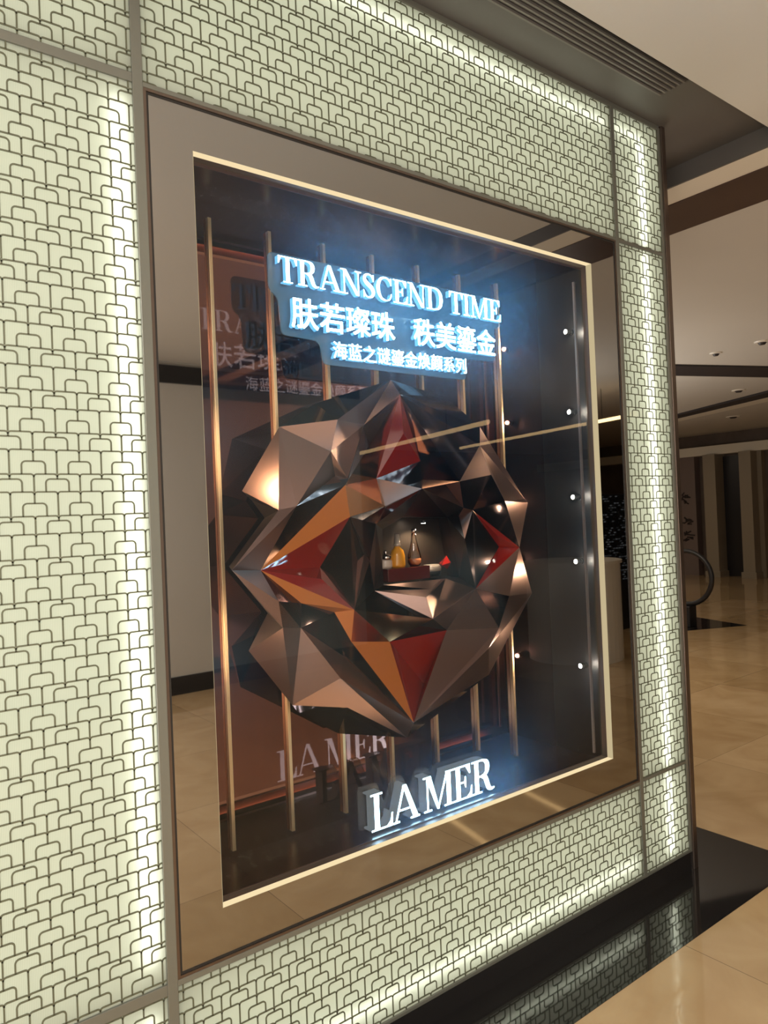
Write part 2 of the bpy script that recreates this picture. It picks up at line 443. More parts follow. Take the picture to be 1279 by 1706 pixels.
PL = [
    ('tall lattice light panel left of the bronze mirror surround', -.55, .596, .444, 2.544, [((.555, .50), (.570, 2.50))]),
    ('cropped lattice light panel above the tall left panel, in the top left corner', -.55, .596, 2.566, 3.065, [((-.5, 2.99), (.55, 3.005))]),
    ('wide lattice light panel over the display window, under the dark soffit', .621, 2.466, 2.552, 3.065, [((.66, 2.985), (2.43, 3.0))]),
    ('wide lattice light panel under the display window, just over the black base', .621, 2.466, .083, .430, [((.66, .135), (2.43, .150))]),
    ('cropped lattice light panel below the tall left panel, in the bottom left corner', -.55, .596, .083, .418, [((.545, .12), (.56, .38))]),
    ('short upper lattice light panel of the right-hand column, under the soffit', 2.486, 2.790, 2.552, 3.065, [((2.655, 2.56), (2.675, 2.99)), ((2.50, 2.985), (2.655, 3.0))]),
    ('tall narrow lattice light panel of the right-hand column beside the window', 2.486, 2.790, .451, 2.538, [((2.655, .46), (2.675, 2.53))]),
    ('short lowest lattice light panel of the right-hand column, above the black base', 2.486, 2.790, .083, .438, [((2.655, .11), (2.675, .43))]),
]
for p in PL: panel(*p)

# ================================================================= MIRROR SURROUND
ms = thing('mirror_surround', 'wide polished bronze mirror surround framing the display window', 'mirror frame', (.621, 0, .444))
mm = MB(); X0, X1, Z0, Z1 = .634, 2.453, .457, 2.528
mm.box(X0, OX0, .000, .030, Z0, Z1); mm.box(OX1, X1, .000, .030, Z0, Z1)
mm.box(OX0, OX1, .000, .030, Z0, OZ0); mm.box(OX0, OX1, .000, .030, OZ1, Z1)
mm.build('mirror_sheet', M['mirror'], ms)
ring('outer_frame', M['trim_brown'], .621, 2.466, .444, 2.541, .007, -.004, .03, ms)
ring('shadow_gap', M['line_dark'], .628, 2.459, .451, 2.534, .006, -.001, .03, ms)
def ring2(name, mat, ax0, ax1, az0, az1, bx0, bx1, bz0, bz1, y0, y1, parent):
    """inward facing sides of an opening, from the rectangle a at y0 to the rectangle b at y1"""
    v = [(ax0,y0,az0),(ax1,y0,az0),(ax1,y0,az1),(ax0,y0,az1),(bx0,y1,bz0),(bx1,y1,bz0),(bx1,y1,bz1),(bx0,y1,bz1)]
    f = [(0,4,5,1),(1,5,6,2),(2,6,7,3),(3,7,4,0)]
    m_ = MB(); m_.add(v, f); return m_.build(name, mat, parent)
e = .0005
def quads(name, mat, q, parent):
    m_ = MB()
    for v_ in q: m_.add(v_, [(0, 1, 2, 3)])
    return m_.build(name, mat, parent)
ya, yb = -.001, .024
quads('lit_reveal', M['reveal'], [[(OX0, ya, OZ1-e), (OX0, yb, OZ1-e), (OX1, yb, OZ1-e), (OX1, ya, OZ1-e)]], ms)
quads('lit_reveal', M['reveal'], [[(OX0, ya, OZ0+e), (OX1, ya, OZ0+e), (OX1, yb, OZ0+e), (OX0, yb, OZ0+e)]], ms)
quads('glow_gold_reveal', M['reveal_side'], [[(OX0+e, ya, OZ0), (OX0+e, yb, OZ0), (OX0+e, yb, OZ1), (OX0+e, ya, OZ1)]], ms)
quads('glow_gold_reveal', M['reveal_side'], [[(OX1-e, ya, OZ0), (OX1-e, ya, OZ1), (OX1-e, yb, OZ1), (OX1-e, yb, OZ0)]], ms)
ring2('inner_liner', M['liner'], OX0+e, OX1-e, OZ0+e, OZ1-e, OX0+e, OX1-e, OZ0+e, OZ1-e, .0242, .046, ms)
g = MB(); g.box(OX0 + .001, OX1 - .001, .021, .0212, OZ0 + .001, OZ1 - .001)
gp = MB(); gp.add([(OX0+.001,.0255,OZ0+.001),(OX1-.001,.0255,OZ0+.001),(OX1-.001,.0255,OZ1-.001),(OX0+.001,.0255,OZ1-.001)], [(0,1,2,3)])
struct(gp.build('window_1', M['glass']))

# ================================================================= DISPLAY CASE
dc = thing('display_case', 'dark lit display case with copper mirror back behind the window glass', 'display case', (BX0, .05, BZ0))
box('back_mirror', M['back_mirror'], BX0, BX1, BY, BY + .02, BZ0, BZ1, parent=dc)
box('side_panel', M['case_black'], BX1, BX1 + .02, .047, BY + .02, BZ0, BZ1, parent=dc)
box('side_panel', M['case_black'], BX0 - .02, BX0, .047, BY + .02, BZ0, BZ1, parent=dc)
box('top_panel', M['case_floor'], BX0 - .02, BX1 + .02, .047, BY + .02, BZ1, BZ1 + .02, parent=dc)
box('base_panel', M['case_floor'], BX0 - .02, BX1 + .02, .047, BY + .02, BZ0 - .02, BZ0, parent=dc)
ring('front_frame', M['liner'], BX0 - .02, BX1 + .02, BZ0 - .02, BZ1 + .02, .062, .0462, .048, dc)
tk0, tk1 = at(955, 470, 1, .075), at(1001, 1250, 1, .075)
box('cable_track', M['track'], tk0[0] - .003, tk0[0] + .005, .072, .080, tk1[2], tk0[2], parent=dc)
for fx in (.918, 1.116, 1.315, 1.513, 1.716, 1.918, 2.12):
    box('gold_fin', M['gold'], fx - .0055, fx + .0055, BY - .016, BY - .0005, BZ0 + .02, BZ1 - .05, parent=dc, bevel=.001)

# unseen warm strips added behind lower and upper edge to brighten the facets
sl_ = thing('fill_strip_lamp', 'added warm fill strip, unseen behind the lower sill of the display window', 'lamp', (1.5, .06, BZ0))
box('profile', M['track'], .80, 2.25, .052, .070, BZ0 + .0005, BZ0 + .008, parent=sl_)
box('strip', M['fill_strip'], .81, 2.24, .054, .064, BZ0 + .008, BZ0 + .010, parent=sl_)
box('baffle', M['case_black'], .80, 2.25, .066, .070, BZ0 + .008, BZ0 + .024, parent=sl_)
tl_ = thing('fill_strip_lamp', 'added warm fill strip, unseen behind the upper edge of the display window', 'lamp', (1.5, .06, BZ1))
box('profile', M['track'], .80, 2.25, .052, .072, BZ1 - .008, BZ1 - .0005, parent=tl_)
box('strip', M['fill_strip'], .81, 2.24, .054, .064, BZ1 - .010, BZ1 - .008, parent=tl_)
box('baffle', M['case_black'], .80, 2.25, .066, .070, BZ1 - .024, BZ1 - .008, parent=tl_)
# spotlights on the side walls of the case
def spotlight(x, y, z, side, label, group, power, tilt=(0, 0)):
    s = thing('spotlight', label, 'spotlight', (x, y, z), group)
    d = Vector((side * 1.0, tilt[0], tilt[1])).normalized()
    p = Vector((x, y, z))
    MB().tube(p, p + d * .006, .012, 16).build('mount', M['spot_body'], s)
    MB().tube(p + d * .006, p + d * .030, .009, 16, .012).build('housing', M['spot_body'], s, smooth=False)
    MB().tube(p + d * .0302, p + d * .0312, .0085, 16).build('lens', M['spot_lens'], s)
    l = bpy.data.lights.new('spot_beam', 'SPOT'); l.energy = power; l.color = (1.0, .66, .38)
    l.spot_size = math.radians(95); l.spot_blend = .7; l.shadow_soft_size = .006
    o = bpy.data.objects.new('spot_beam', l); COL.objects.link(o); o.parent = s
    o.location = d * .034
    o.rotation_euler = (-d).to_track_quat('Z', 'Y').to_euler()
    l2 = bpy.data.lights.new('halo_fill', 'POINT'); l2.energy = .4; l2.color = (1, .9, .75); l2.shadow_soft_size = .004  # added point light, imitates the halo around the lens
    o2 = bpy.data.objects.new('halo_fill', l2); COL.objects.link(o2); o2.parent = s; o2.location = d * .034 + Vector((side * .02, -.02, 0))
    return s
ORD = ['topmost', 'second from the top', 'middle one', 'second from the bottom', 'lowest']
ZSP = [2.206, 1.889, 1.553, 1.299, .888]
for i, z in enumerate(ZSP):
    spotlight(BX1 - .001, .150, z, -1, 'small bright spotlight on the black right case wall, %s of five' % ORD[i], 'spotlights on the right wall of the case', 3.2, (.18, 0))
ORD4 = ['level with the chinese lettering', 'level with the upper facets', 'level with the lower facets', 'level with the lower sign']
for i, z in enumerate((1.72, 1.16)):
    spotlight(BX0 + .001, .165, z, 1, ['small spotlight on the hidden left case wall beside the upper facets', 'small spotlight on the hidden left case wall beside the lower facets'][i], 'spotlights on the left wall of the case', 10, (.12, 0))

# ================================================================= SIGNS
def cm(p, n=6):
    """Catmull-Rom through points with widths (x, y, w)"""
    out = []; P = [p[0]] + list(p) + [p[-1]]
    for i in range(1, len(P) - 2):
        for k in range(n):
            t = k / n; r = []
            for c in range(len(p[0])):
                a, b, d, e_ = P[i-1][c], P[i][c], P[i+1][c], P[i+2][c]
                r.append(.5 * ((2*b) + (-a + d)*t + (2*a - 5*b + 4*d - e_)*t*t + (-a + 3*b - 3*d + e_)*t**3))
            out.append(tuple(r))
    out.append(tuple(p[-1])); return out
def ribbon(pts):
    q = cm(pts); L = []; Rr = []
    for i, (x, y, w_) in enumerate(q):
        a = q[max(i-1, 0)]; b = q[min(i+1, len(q)-1)]
        d = Vector((b[0]-a[0], b[1]-a[1])).normalized(); n = Vector((-d.y, d.x)) * w_ / 2
        L.append((x + n.x, y + n.y)); Rr.append((x - n.x, y - n.y))
    return [[L[i], Rr[i], Rr[i+1], L[i+1]] for i in range(len(L) - 1)]
H = .042; S = .155; T = .05    # hairline, stem, thin stroke
def rect(x0, y0, x1, y1): return [(x0, y0), (x1, y0), (x1, y1), (x0, y1)]
def serif(cx_, y, hw_, up=True):
    s_ = 1 if up else -1
    return [(cx_ - hw_, y), (cx_ + hw_, y), (cx_ + hw_, y + s_*H), (cx_ - hw_, y + s_*H)]
def glyph(c):
    if c == 'T': return .78, [rect(.39-S/2, 0, .39+S/2, 1), rect(0, 1-H, .78, 1), [(0, 1), (0, .72), (.035, .72), (.12, 1-H)], [(.78, 1), (.66, 1-H), (.745, .72), (.78, .72)], serif(.39, 0, .19)]
    if c == 'I': return .40, [rect(.2-S/2, 0, .2+S/2, 1), serif(.2, 0, .18), serif(.2, 1, .18, False)]
    if c == 'L': return .72, [rect(.12, 0, .12+S, 1), serif(.2, 1, .19, False), rect(.01, 0, .70, H), [(.52, H), (.70, H), (.72, .36), (.685, .36), (.64, .16)]]
    if c == 'E': return .74, [rect(.12, 0, .12+S, 1), rect(.01, 0, .72, H), rect(.01, 1-H, .68, 1), rect(.2, .5-H/2, .50, .5+H/2), [(.52, H), (.72, H), (.74, .34), (.705, .34), (.66, .15)], [(.50, 1-H), (.645, .72), (.68, .72), (.68, 1-H)], [(.50, .34), (.50, .66), (.468, .66), (.43, .5), (.468, .34)]]
    if c == 'A': return .92, [[(.37, 1), (.08, H), (.13, H), (.445, 1)], [(.37, 1), (.70, H), (.87, H), (.49, 1)], rect(.20, .30, .66, .30+H), serif(.11, 0, .11), serif(.77, 0, .16)]
    if c == 'N': return .96, [rect(.13, 0, .13+T, 1), rect(.79, 0, .79+T, 1), [(.08, 1), (.70, 0), (.84, 0), (.25, 1)], serif(.155, 0, .15), serif(.11, 1, .11, False), serif(.815, 1, .14, False)]
    if c == 'M': return 1.12, [rect(.13, 0, .13+T, 1), rect(.87, 0, .87+S, 1), [(.10, 1), (.50, 0), (.575, 0), (.29, 1)], [(.50, 0), (.555, 0), (.93, 1), (.87, 1)], serif(.155, 0, .14), serif(.15, 1, .14, False), serif(.945, 0, .175), serif(.98, 1, .14, False)]
    if c == 'R': return .92, [rect(.12, 0, .12+S, 1), serif(.2, 0, .19), serif(.15, 1, .14, False),
        *ribbon([(.22, .98, H), (.45, .975, .05), (.60, .90, .13), (.645, .74, .165), (.59, .58, .12), (.44, .505, .05), (.22, .50, H)]),
        *ribbon([(.40, .50, .09), (.53, .44, .15), (.60, .28, .16), (.67, .10, .14), (.78, .03, .07), (.90, .05, .03)])]
    if c == 'D': return .92, [rect(.12, 0, .12+S, 1), rect(.01, 0, .45, H), rect(.01, 1-H, .45, 1),
        *ribbon([(.40, .978, H), (.62, .93, .08), (.77, .76, .14), (.815, .5, .165), (.77, .24, .14), (.62, .07, .08), (.40, .022, H)])]
    if c == 'C': return .84, [[(.745, .98), (.745, .68), (.785, .68), (.785, .98)], [(.745, .30), (.785, .34), (.785, .24), (.74, .15)],
        *ribbon([(.765, .72, .04), (.68, .90, .06), (.50, .98, .05), (.28, .92, .09), (.15, .72, .14), (.115, .5, .16), (.15, .28, .14), (.28, .08, .09), (.50, .02, .05), (.68, .09, .05), (.765, .27, .04)])]
    if c == 'S': return .64, [[(.53, .98), (.535, .70), (.57, .70), (.57, .98)], [(.06, .02), (.06, .31), (.095, .31), (.10, .02)],
        *ribbon([(.55, .74, .035), (.47, .92, .05), (.31, .98, .05), (.16, .90, .10), (.13, .75, .14), (.24, .60, .165), (.42, .47, .17), (.53, .31, .15), (.50, .12, .11), (.33, .02, .05), (.16, .09, .05), (.075, .28, .035)])]
def letter_mesh(polys, x0, z0, sc, y0, y1, parent, name='letter', sx=1.0):
    mb = MB()
    for P in polys:
        ar = sum(P[i][0]*P[(i+1) % len(P)][1] - P[(i+1) % len(P)][0]*P[i][1] for i in range(len(P)))
        if ar < 0: P = P[::-1]
        mb.prism_xz([(x0 + p[0]*sc*sx, z0 + p[1]*sc) for p in P], y0, y1)
    o = mb.build(name, None, parent); finish_letter(o); return o
def finish_letter(o):
    me = o.data; me.materials.clear()
    for k in ('letter_face', 'letter_side' if me.vertices[0].co.z + o.parent.location.z > 1.2 else 'letter_side_low', 'letter_back'): me.materials.append(M[k])
    for p in me.polygons:
        n = p.normal; p.material_index = 0 if n.y < -.7 else (2 if n.y > .7 else 1)
def word(text, x0, x1, z0, h, y0, y1, parent, gap=.03, space=.34):
    adv = 0; items = []
    for c in text:
        if c == ' ': adv += space; continue
        w_, P = glyph(c); items.append((adv, P)); adv += w_ + gap
    adv -= gap
    s_ = (x1 - x0) / adv
    for a, P in items:
        letter_mesh(P, x0 + a * s_, z0, h, y0, y1, parent, sx=s_ / h)
def cjk(text, x0, x1, z0, z1, y0, y1, parent, bold):
    n = len(text); em = (x1 - x0) / sum(.78 if c == ' ' else 1.0 for c in text); x = x0
    for c in text:
        if c == ' ': x += em * .78; continue
        cu = bpy.data.curves.new('t', 'FONT'); cu.body = c; cu.size = em * 1.0
        cu.extrude = (y1 - y0) / 2; cu.resolution_u = 3
        to = bpy.data.objects.new('t', cu); COL.objects.link(to)
        bpy.context.view_layer.update()
        dg = bpy.context.evaluated_depsgraph_get()
        me = bpy.data.meshes.new_from_object(to.evaluated_get(dg))
        bpy.data.objects.remove(to)
        vs = [v.co.copy() for v in me.vertices]; OFF = [(-bold, -bold), (bold, -bold), (bold, bold), (-bold, bold)]
        mnx, mxx = min(v.x for v in vs), max(v.x for v in vs); mny, mxy = min(v.y for v in vs), max(v.y for v in vs)
        ccx = x + em / 2; ccz = (z0 + z1) / 2
        V = [(ccx + ox_ + (v.x - (mnx + mxx)/2), (y0 + y1)/2 - v.z, ccz + oz_ + (v.y - (mny + mxy)/2)) for (ox_, oz_) in OFF for v in vs]
        Fc = [[i_ + k_*len(vs) for i_ in p.vertices] for k_ in range(len(OFF)) for p in me.polygons]
        bpy.data.meshes.remove(me)
        o = new_mesh('character', V, Fc, None, parent); finish_letter(o)
        x += em
YL0, YL1 = .168, .186
sg = thing('illuminated_sign', 'upper glowing white TRANSCEND TIME sign with two rows of Chinese characters', 'sign', (1.05, YL0, 1.98))
word('TRANSCEND TIME', 1.064, 1.988, 2.202, .0765, YL0, YL1, sg)
cjk('肤若璨珠 秩美鎏金', 1.100, 1.956, 2.074, 2.164, YL0, YL1, sg, .0008)
cjk('海蓝之谜鎏金焕颜系列', 1.242, 1.806, 1.994, 2.050, YL0, YL1, sg, .0003)
def rounded(pts, r, n=5):
    out = []; N = len(pts)
    for i in range(N):
        p = Vector(pts[i]); a = (Vector(pts[i-1]) - p); b = (Vector(pts[(i+1) % N]) - p)
        rr = min(r, a.length/2, b.length/2); a = p + a.normalized()*rr; b = p + b.normalized()*rr
        for k in range(n + 1):
            t = k / n; out.append(tuple((1-t)**2 * a + 2*t*(1-t) * p + t*t * b))
    return out
ac = rounded([(1.045, 2.185), (1.075, 2.165), (1.082, 2.055), (1.215, 2.05), (1.225, 1.98), (1.825, 1.98), (1.83, 2.055), (1.975, 2.06), (1.98, 2.185), (2.005, 2.19), (2.005, 2.295), (1.045, 2.295)], .02)
MB().prism_xz(ac, .196, .201).build('backing_plate', M['acrylic'], sg)
sl = thing('illuminated_sign', 'lower glowing white LA MER sign on a clear contoured plate', 'sign', (1.30, YL0, .53))
YM0, YM1 = .150, .192
word('LA MER', 1.300, 1.835, .540, .113, YM0, YM1, sl, gap=.0, space=.16)
al = rounded([(1.285, .532), (1.85, .532), (1.85, .565), (1.815, .60), (1.825, .665), (1.60, .668), (1.585, .64), (1.565, .668), (1.515, .668), (1.49, .60), (1.46, .668), (1.42, .668), (1.385, .595), (1.36, .668), (1.285, .668)], .014)
MB().prism_xz(al, .196, .201).build('backing_plate', M['acrylic_low'], sl)

# ================================================================= FACETED MEDALLION
V = dict(
 a=(651,633,0.171), o1=(743,662,0.248), E1=(799,711,0.178), o2=(873,831,0.254), o3=(879,837,0.244), EP=(865,912,0.203),
 o4=(886,988,0.198), R3=(814,1124,0.237), A8=(678,1229,0.203), o5=(563,1222,0.277), o6=(497,1188,0.263), A4=(487,1175,0.154),
 A3=(414,1084,0.264), A1=(471,1046,0.113), v=(386,950,0.134), h=(464,850,0.114), g=(403,818,0.243), d=(465,711,0.166), oo=(525,672,0.276),
 b=(666,657,0.157), c=(562,699,0.162), e=(551,752,0.09), f=(606,708,0.217), j=(558,793,0.142), k=(579,797,0.126), l=(575,808,0.12), i=(494,843,0.091),
 m=(627,797,0.192), n=(703,814,0.089), p=(583,861,0.13), o=(642,843,0.124), q=(626,873,0.07), w=(434,950,0.16), W=(615.6,935,0.123), cc=(606,924,0.147),
 q2=(623.5,984,0.191), nl=(533,945,0.205), A10=(590,1016,0.129), A11=(585,1069,0.15), A12=(649,1069,0.149), A9=(689,1204,0.128),
 x1=(464,1002,0.102), A2=(501,1046,0.116), A5=(572,1093,0.172), A6=(567,1130,0.081), A7=(579,1179,0.142), B0=(502,1005,0.148), B1=(557,1020,0.157),
 A14=(721,1031,0.075), A13=(744,1050,0.139), A15=(792,981,0.128), q3=(716,981.5,0.162), q4=(734.5,965,0.189), q5=(742,964,0.191), q6=(710,995,0.097), q0=(639,974.5,0.196),
 r=(736,799.5,0.149), s=(772,846,0.119), t=(787,850,0.128), u=(764,859,0.147), u2=(774,898,0.08), x=(765.5,802,0.087), E2=(799,742,0.174),
 E3=(818,791,0.126), E4=(841,835,0.129), rn=(831,911,0.201), R1=(831,1046,0.107), R2=(814,1080,0.102), R4=(848,993,0.121), nn=(700,768,0.178), sb=(705,1138,0.204),
 T0=(637,882,0.188), T1=(672,861,0.193), T2=(745,862,0.221), T3=(765,962,0.209), TL=(637,945,0.191))
P3 = {k: at(p[0], p[1], 1, p[2]) for k, p in V.items()}
FAC = {
 'satin': 'd c e|d e i|d i h|g d h|e j i|e f k|e k j|c f e|c a f|v h i|v i w|m n o|p W cc|cc W A10|q W q2|v w x1|v x1 A1|A3 A1 A4|A1 A2 A4|A2 A6 A4|A2 A5 A6|A4 A6 A7|A6 A8 A7|A6 A9 A8|A5 A9 A6|q0 q3 q4|q6 q5 A14|q4 q5 q6|q3 q4 q6|q5 A15 A14|A14 A15 A13|n r s|s t u|t u2 u|EP o4 R4|R4 o4 R2|o4 R3 R2|R2 R3 A9|E1 o2 E2|E2 o2 E4|E2 E4 E3|o2 o3 E4|E4 o3 EP|x E2 E3|A13 R1 A9|R1 R2 A9|R4 R2 R1|EP R4 A15|q3 q6 q2|q2 q6 A14|r x s',
 'polished': 'oo d c|oo c a|a b f|f b l|f l k|k l j|i j l|i l w|o n q|p o q|p q W|p cc A10|p A10 nl|w x1 B0|x1 A1 A2|x1 A2 B0|B0 A2 B1|B1 A2 A5|B1 A5 A11|A5 A11 A9|A4 A7 o6|A7 o5 o6|A7 A8 o5|A10 q2 A14|A14 A13 A12|A15 R1 A13|A15 R4 R1|R3 A8 A9|t rn A15|m nn n|nn x n|n x r|b nn x|a o1 b|o1 E1 b|b E1 E2|b E2 x|x E3 t|E3 E4 t|E4 EP t|x t s|q2 q0 q3|t A15 u2|q W q2',
 'copper': 'b m l|l m o|l o p|A10 A14 A12|A10 A12 A11',
 'amber': 'l p w|w B0 A10|B0 B1 A10|B1 A11 A10|A11 A12 A9',
 'niche': 'q n T1|n T2 T1|n s T2|s u T2|u u2 T2|u2 T3 T2|u2 A15 T3|A15 q5 T3|q5 q4 T3|q T1 T0|q T0 TL|q TL q2|q2 TL q0',
}
FAC['polished'] = FAC['polished'].replace('|q W q2', '')
med = thing('faceted_medallion', 'large faceted bronze jewel ring with red inserts around a small niche', 'sculpture', (P3['n'][0], .29, P3['A8'][2]))
def facets(names, tris, mat, name):
    used = []; fs = []
    for tri in tris.split('|'):
        ids = tri.split(); co = [Vector(P3[i_]) for i_ in ids]
        nrm = (co[1] - co[0]).cross(co[2] - co[0])
        ctr = (co[0] + co[1] + co[2]) / 3
        if nrm.dot(Vector(CAM) - ctr) < 0: ids = ids[::-1]
        n0 = len(used); used += [P3[i_] for i_ in ids]; fs.append((n0, n0+1, n0+2))
    o = new_mesh(name, used, fs, mat, med)
    bmx = bmesh.new(); bmx.from_mesh(o.data); bmesh.ops.remove_doubles(bmx, verts=bmx.verts, dist=1e-6); bmx.to_mesh(o.data); bmx.free()
    return o
facets(P3, FAC['satin'], M['satin'], 'satin_facets')
facets(P3, FAC['polished'], M['polished'], 'polished_facets')
facets(P3, 'b m l|l m o|l o p', M['copper'], 'copper_facets')
facets(P3, 'A10 A14 A12|A10 A12 A11', M['copper'], 'copper_facets')
facets(P3, FAC['amber'], M['amber'], 'amber_facets')
facets(P3, FAC['niche'], M['niche'], 'niche_surround')
# body sides running back to the mirror, set in from the rim
OUT = ['a','o1','E1','o2','o3','EP','o4','R3','A8','o5','o6','A4','A3','A1','v','h','g','d','oo']
cx0 = sum(P3[i_][0] for i_ in OUT)/len(OUT); cz0_ = sum(P3[i_][2] for i_ in OUT)/len(OUT)
sk = MB()
vs = [P3[i_] for i_ in OUT] + [(cx0 + (P3[i_][0]-cx0)*.88, .300, cz0_ + (P3[i_][2]-cz0_)*.88) for i_ in OUT]
N_ = len(OUT); sk.add(vs, [(i_, (i_+1) % N_, N_+(i_+1) % N_, N_+i_) for i_ in range(N_)])
sk.f.append(list(range(N_, 2*N_)))
sk.build('body_side', M['satin_dark'], med)
# red acrylic inserts: shallow pyramids sunk between the arms
def insert(tri_ids, apex, apex_px=None):
    P = [Vector(P3[i_]) for i_ in tri_ids]
    A = Vector(at(*apex_px)) if apex_px else Vector(P3[apex])
    vs = [tuple(p_) for p_ in P] + [tuple(A)]
    fs = []
    for i_ in range(3):
        j_ = (i_+1) % 3; co = [P[i_], P[j_], A]
        nrm = (co[1]-co[0]).cross(co[2]-co[0]); f_ = (i_, j_, 3)
        if nrm.dot(Vector(CAM) - A) < 0: f_ = f_[::-1]
        fs.append(f_)
    return new_mesh('red_insert', vs, fs, M['red'], med)
insert(('w', 'p', 'nl'), None, (525, 915, 1, .165))
insert(('w', 'nl', 'A10'), None, (536, 965, 1, .150))
insert(('b', 'm', 'nn'), None, (672, 722, 1, .15))
insert(('A12', 'A13', 'A9'), None, (705, 1138, 1, .19))
insert(('t', 'rn', 'EP'), None, (829, 893, 1, .17))
insert(('rn', 'A15', 'EP'), None, (828, 935, 1, .17))

# accent lamps behind the left notches of the medallion
for (px_, py_, lb) in ((468, 856, 'upper'), (478, 1040, 'lower')):
    q = at(px_, py_, 1, .200 if lb == 'upper' else .24)
    t = thing('accent_lamp', 'tiny warm accent lamp glowing at the %s left notch of the faceted medallion' % lb, 'lamp', q, 'accent lamps behind the medallion')
    MB().tube(q, (q[0], q[1] + .006, q[2]), .006, 14).build('lens', M['spot_lens'], t)
    MB().tube((q[0], q[1] + .006, q[2]), (q[0] + .02, q[1] + .03, q[2]), .004, 10).build('stem', M['spot_body'], t)
    l = bpy.data.lights.new('accent_beam', 'POINT'); l.energy = .35 if lb == 'upper' else .15; l.color = (1, .82, .55); l.shadow_soft_size = .006
    o = bpy.data.objects.new('accent_beam', l); COL.objects.link(o); o.parent = t; o.location = (0, -.012, 0)
# niche box set into the ring
nb = MB(); NP = ['T0', 'T1', 'T2', 'T3', 'q5', 'q4', 'q3', 'q0', 'TL']
vs = [P3[i_] for i_ in NP] + [(P3[i_][0] + .03, .312, P3[i_][2]) for i_ in NP]; N_ = len(NP)
nb.add(vs, [((i_+1) % N_, i_, N_+i_, N_+(i_+1) % N_) for i_ in range(N_)] + [tuple(range(N_, 2*N_))[::-1]])
nb.build('niche_lining', M['niche'], med)

# ================================================================= PRODUCTS IN THE NICHE
YB = .245
def zpt(px, py, y=YB): return at(px, py, 1, y)
zs = zpt(670, 945)[2]
pb0 = zpt(636, 945); pb1 = zpt(706, 945)
zfl = P3['q0'][2] + .004
pl = thing('display_plinth', 'dark red lacquer plinth carrying the bottles inside the niche', 'plinth', (pb0[0], YB, zfl))
MB().box(pb0[0], pb1[0], YB - .032, YB + .035, zfl, zs).build('block', M['red'] if False else principled('plinth_lacquer', (.14, .02, .015), .08, 0, Coat_Weight=1), pl, bevel=.002)
def bottle(name, label, px, body, cap, mb_body, mb_cap, sx=1, sy=.8, extra=None):
    c = zpt(px, 945); c = (c[0], YB, zs)
    t = thing(name, label, name.split('_')[-1], c)
    MB().lathe(c, body, 28, sx, sy).build('body', mb_body, t, smooth=True)
    MB().lathe(c, cap, 24, 1, 1).build('cap', mb_cap, t, smooth=True)
    if extra: MB().lathe(c, extra[0], 24, 1, 1).build(extra[2], extra[1], t, smooth=True)
    return t
bottle('cream_jar', 'small pale glass jar with knobbed silver lid, leftmost on the plinth', 643,
       [(.001, 0), (.021, .001), (.023, .010), (.023, .026), (.019, .031), (.001, .031)],
       [(.001, .031), (.020, .031), (.021, .042), (.010, .046), (.004, .048), (.006, .054), (.004, .060), (.001, .061)], M['cream_glass'], M['silver'])
bottle('serum_bottle', 'glowing orange serum bottle with tall clear cap on the plinth', 663,
       [(.001, 0), (.026, .001), (.028, .010), (.027, .040), (.022, .058), (.011, .068), (.010, .072), (.001, .072)],
       [(.001, .072), (.012, .072), (.012, .080), (.0095, .082), (.0095, .112), (.001, .113)], M['serum'], M['compact'])
bottle('glass_flask', 'clear pear-shaped flask with amber liquid, right of the orange bottle', 691,
       [(.001, 0), (.018, .001), (.026, .014), (.025, .034), (.016, .065), (.010, .090), (.008, .112), (.001, .113)],
       [(.001, .113), (.009, .113), (.009, .126), (.001, .127)], M['clear'], M['silver'], 1, .8,
       ([(.001, .003), (.016, .004), (.023, .014), (.0225, .026), (.001, .026)], principled('flask_liquid', (.75, .28, .12), .08, 0, Coat_Weight=1), 'liquid'))
c = zpt(719, 957); cz = (c[0], YB, 1.2905)
t = thing('cream_compact', 'round silver cream compact standing right of the plinth', 'compact', cz)
hgt = zpt(719, 940)[2] - cz[2]
MB().lathe(cz, [(.001, 0), (.034, .002), (.038, hgt*.45), (.034, hgt*.55), (.001, hgt*.55)], 32, 1, .7).build('base', M['spot_body'], t, smooth=True)
MB().lathe(cz, [(.001, hgt*.45), (.039, hgt*.46), (.040, hgt*.75), (.030, hgt*.98), (.001, hgt)], 32, 1, .7).build('lid', M['compact'], t, smooth=True)
c = zpt(738, 948, .25)
rc = MB(); k = zpt(737, 938, .25)
rc.add([(k[0]-.018, .235, k[2]-.006), (k[0]+.006, .235, k[2]+.026), (k[0]+.020, .25, k[2]+.018), (k[0]+.012, .24, k[2]-.022), (k[0]-.004, .262, k[2]), (k[0]+.008, .215, k[2]+.002)],
       [(0, 5, 1), (1, 5, 2), (2, 5, 3), (3, 5, 0), (0, 1, 4), (1, 2, 4), (2, 3, 4), (3, 0, 4)])
rc = rc.build('red_crystal', M['red']); tag(rc, 'small faceted red crystal leaning beside the silver compact', 'crystal')
# downlight in the niche ceiling
nl_ = zpt(705, 872, .24)
t = thing('niche_downlight', 'tiny round white downlight in the top of the niche', 'downlight', nl_)
MB().tube(nl_, (nl_[0], nl_[1], nl_[2] + .004), .0075, 20, .0075).build('lens', M['spot_lens'], t)
MB().tube((nl_[0], nl_[1], nl_[2] + .001), (nl_[0], nl_[1], nl_[2] + .010), .010, 20).build('bezel', M['spot_body'], t)
l = bpy.data.lights.new('niche_beam', 'SPOT'); l.energy = 1.3; l.color = (1, .78, .52); l.spot_size = math.radians(150); l.spot_blend = .5; l.shadow_soft_size = .007
o = bpy.data.objects.new('niche_beam', l); COL.objects.link(o); o.parent = t; o.location = (0, 0, -.004)
l.energy = 2.4

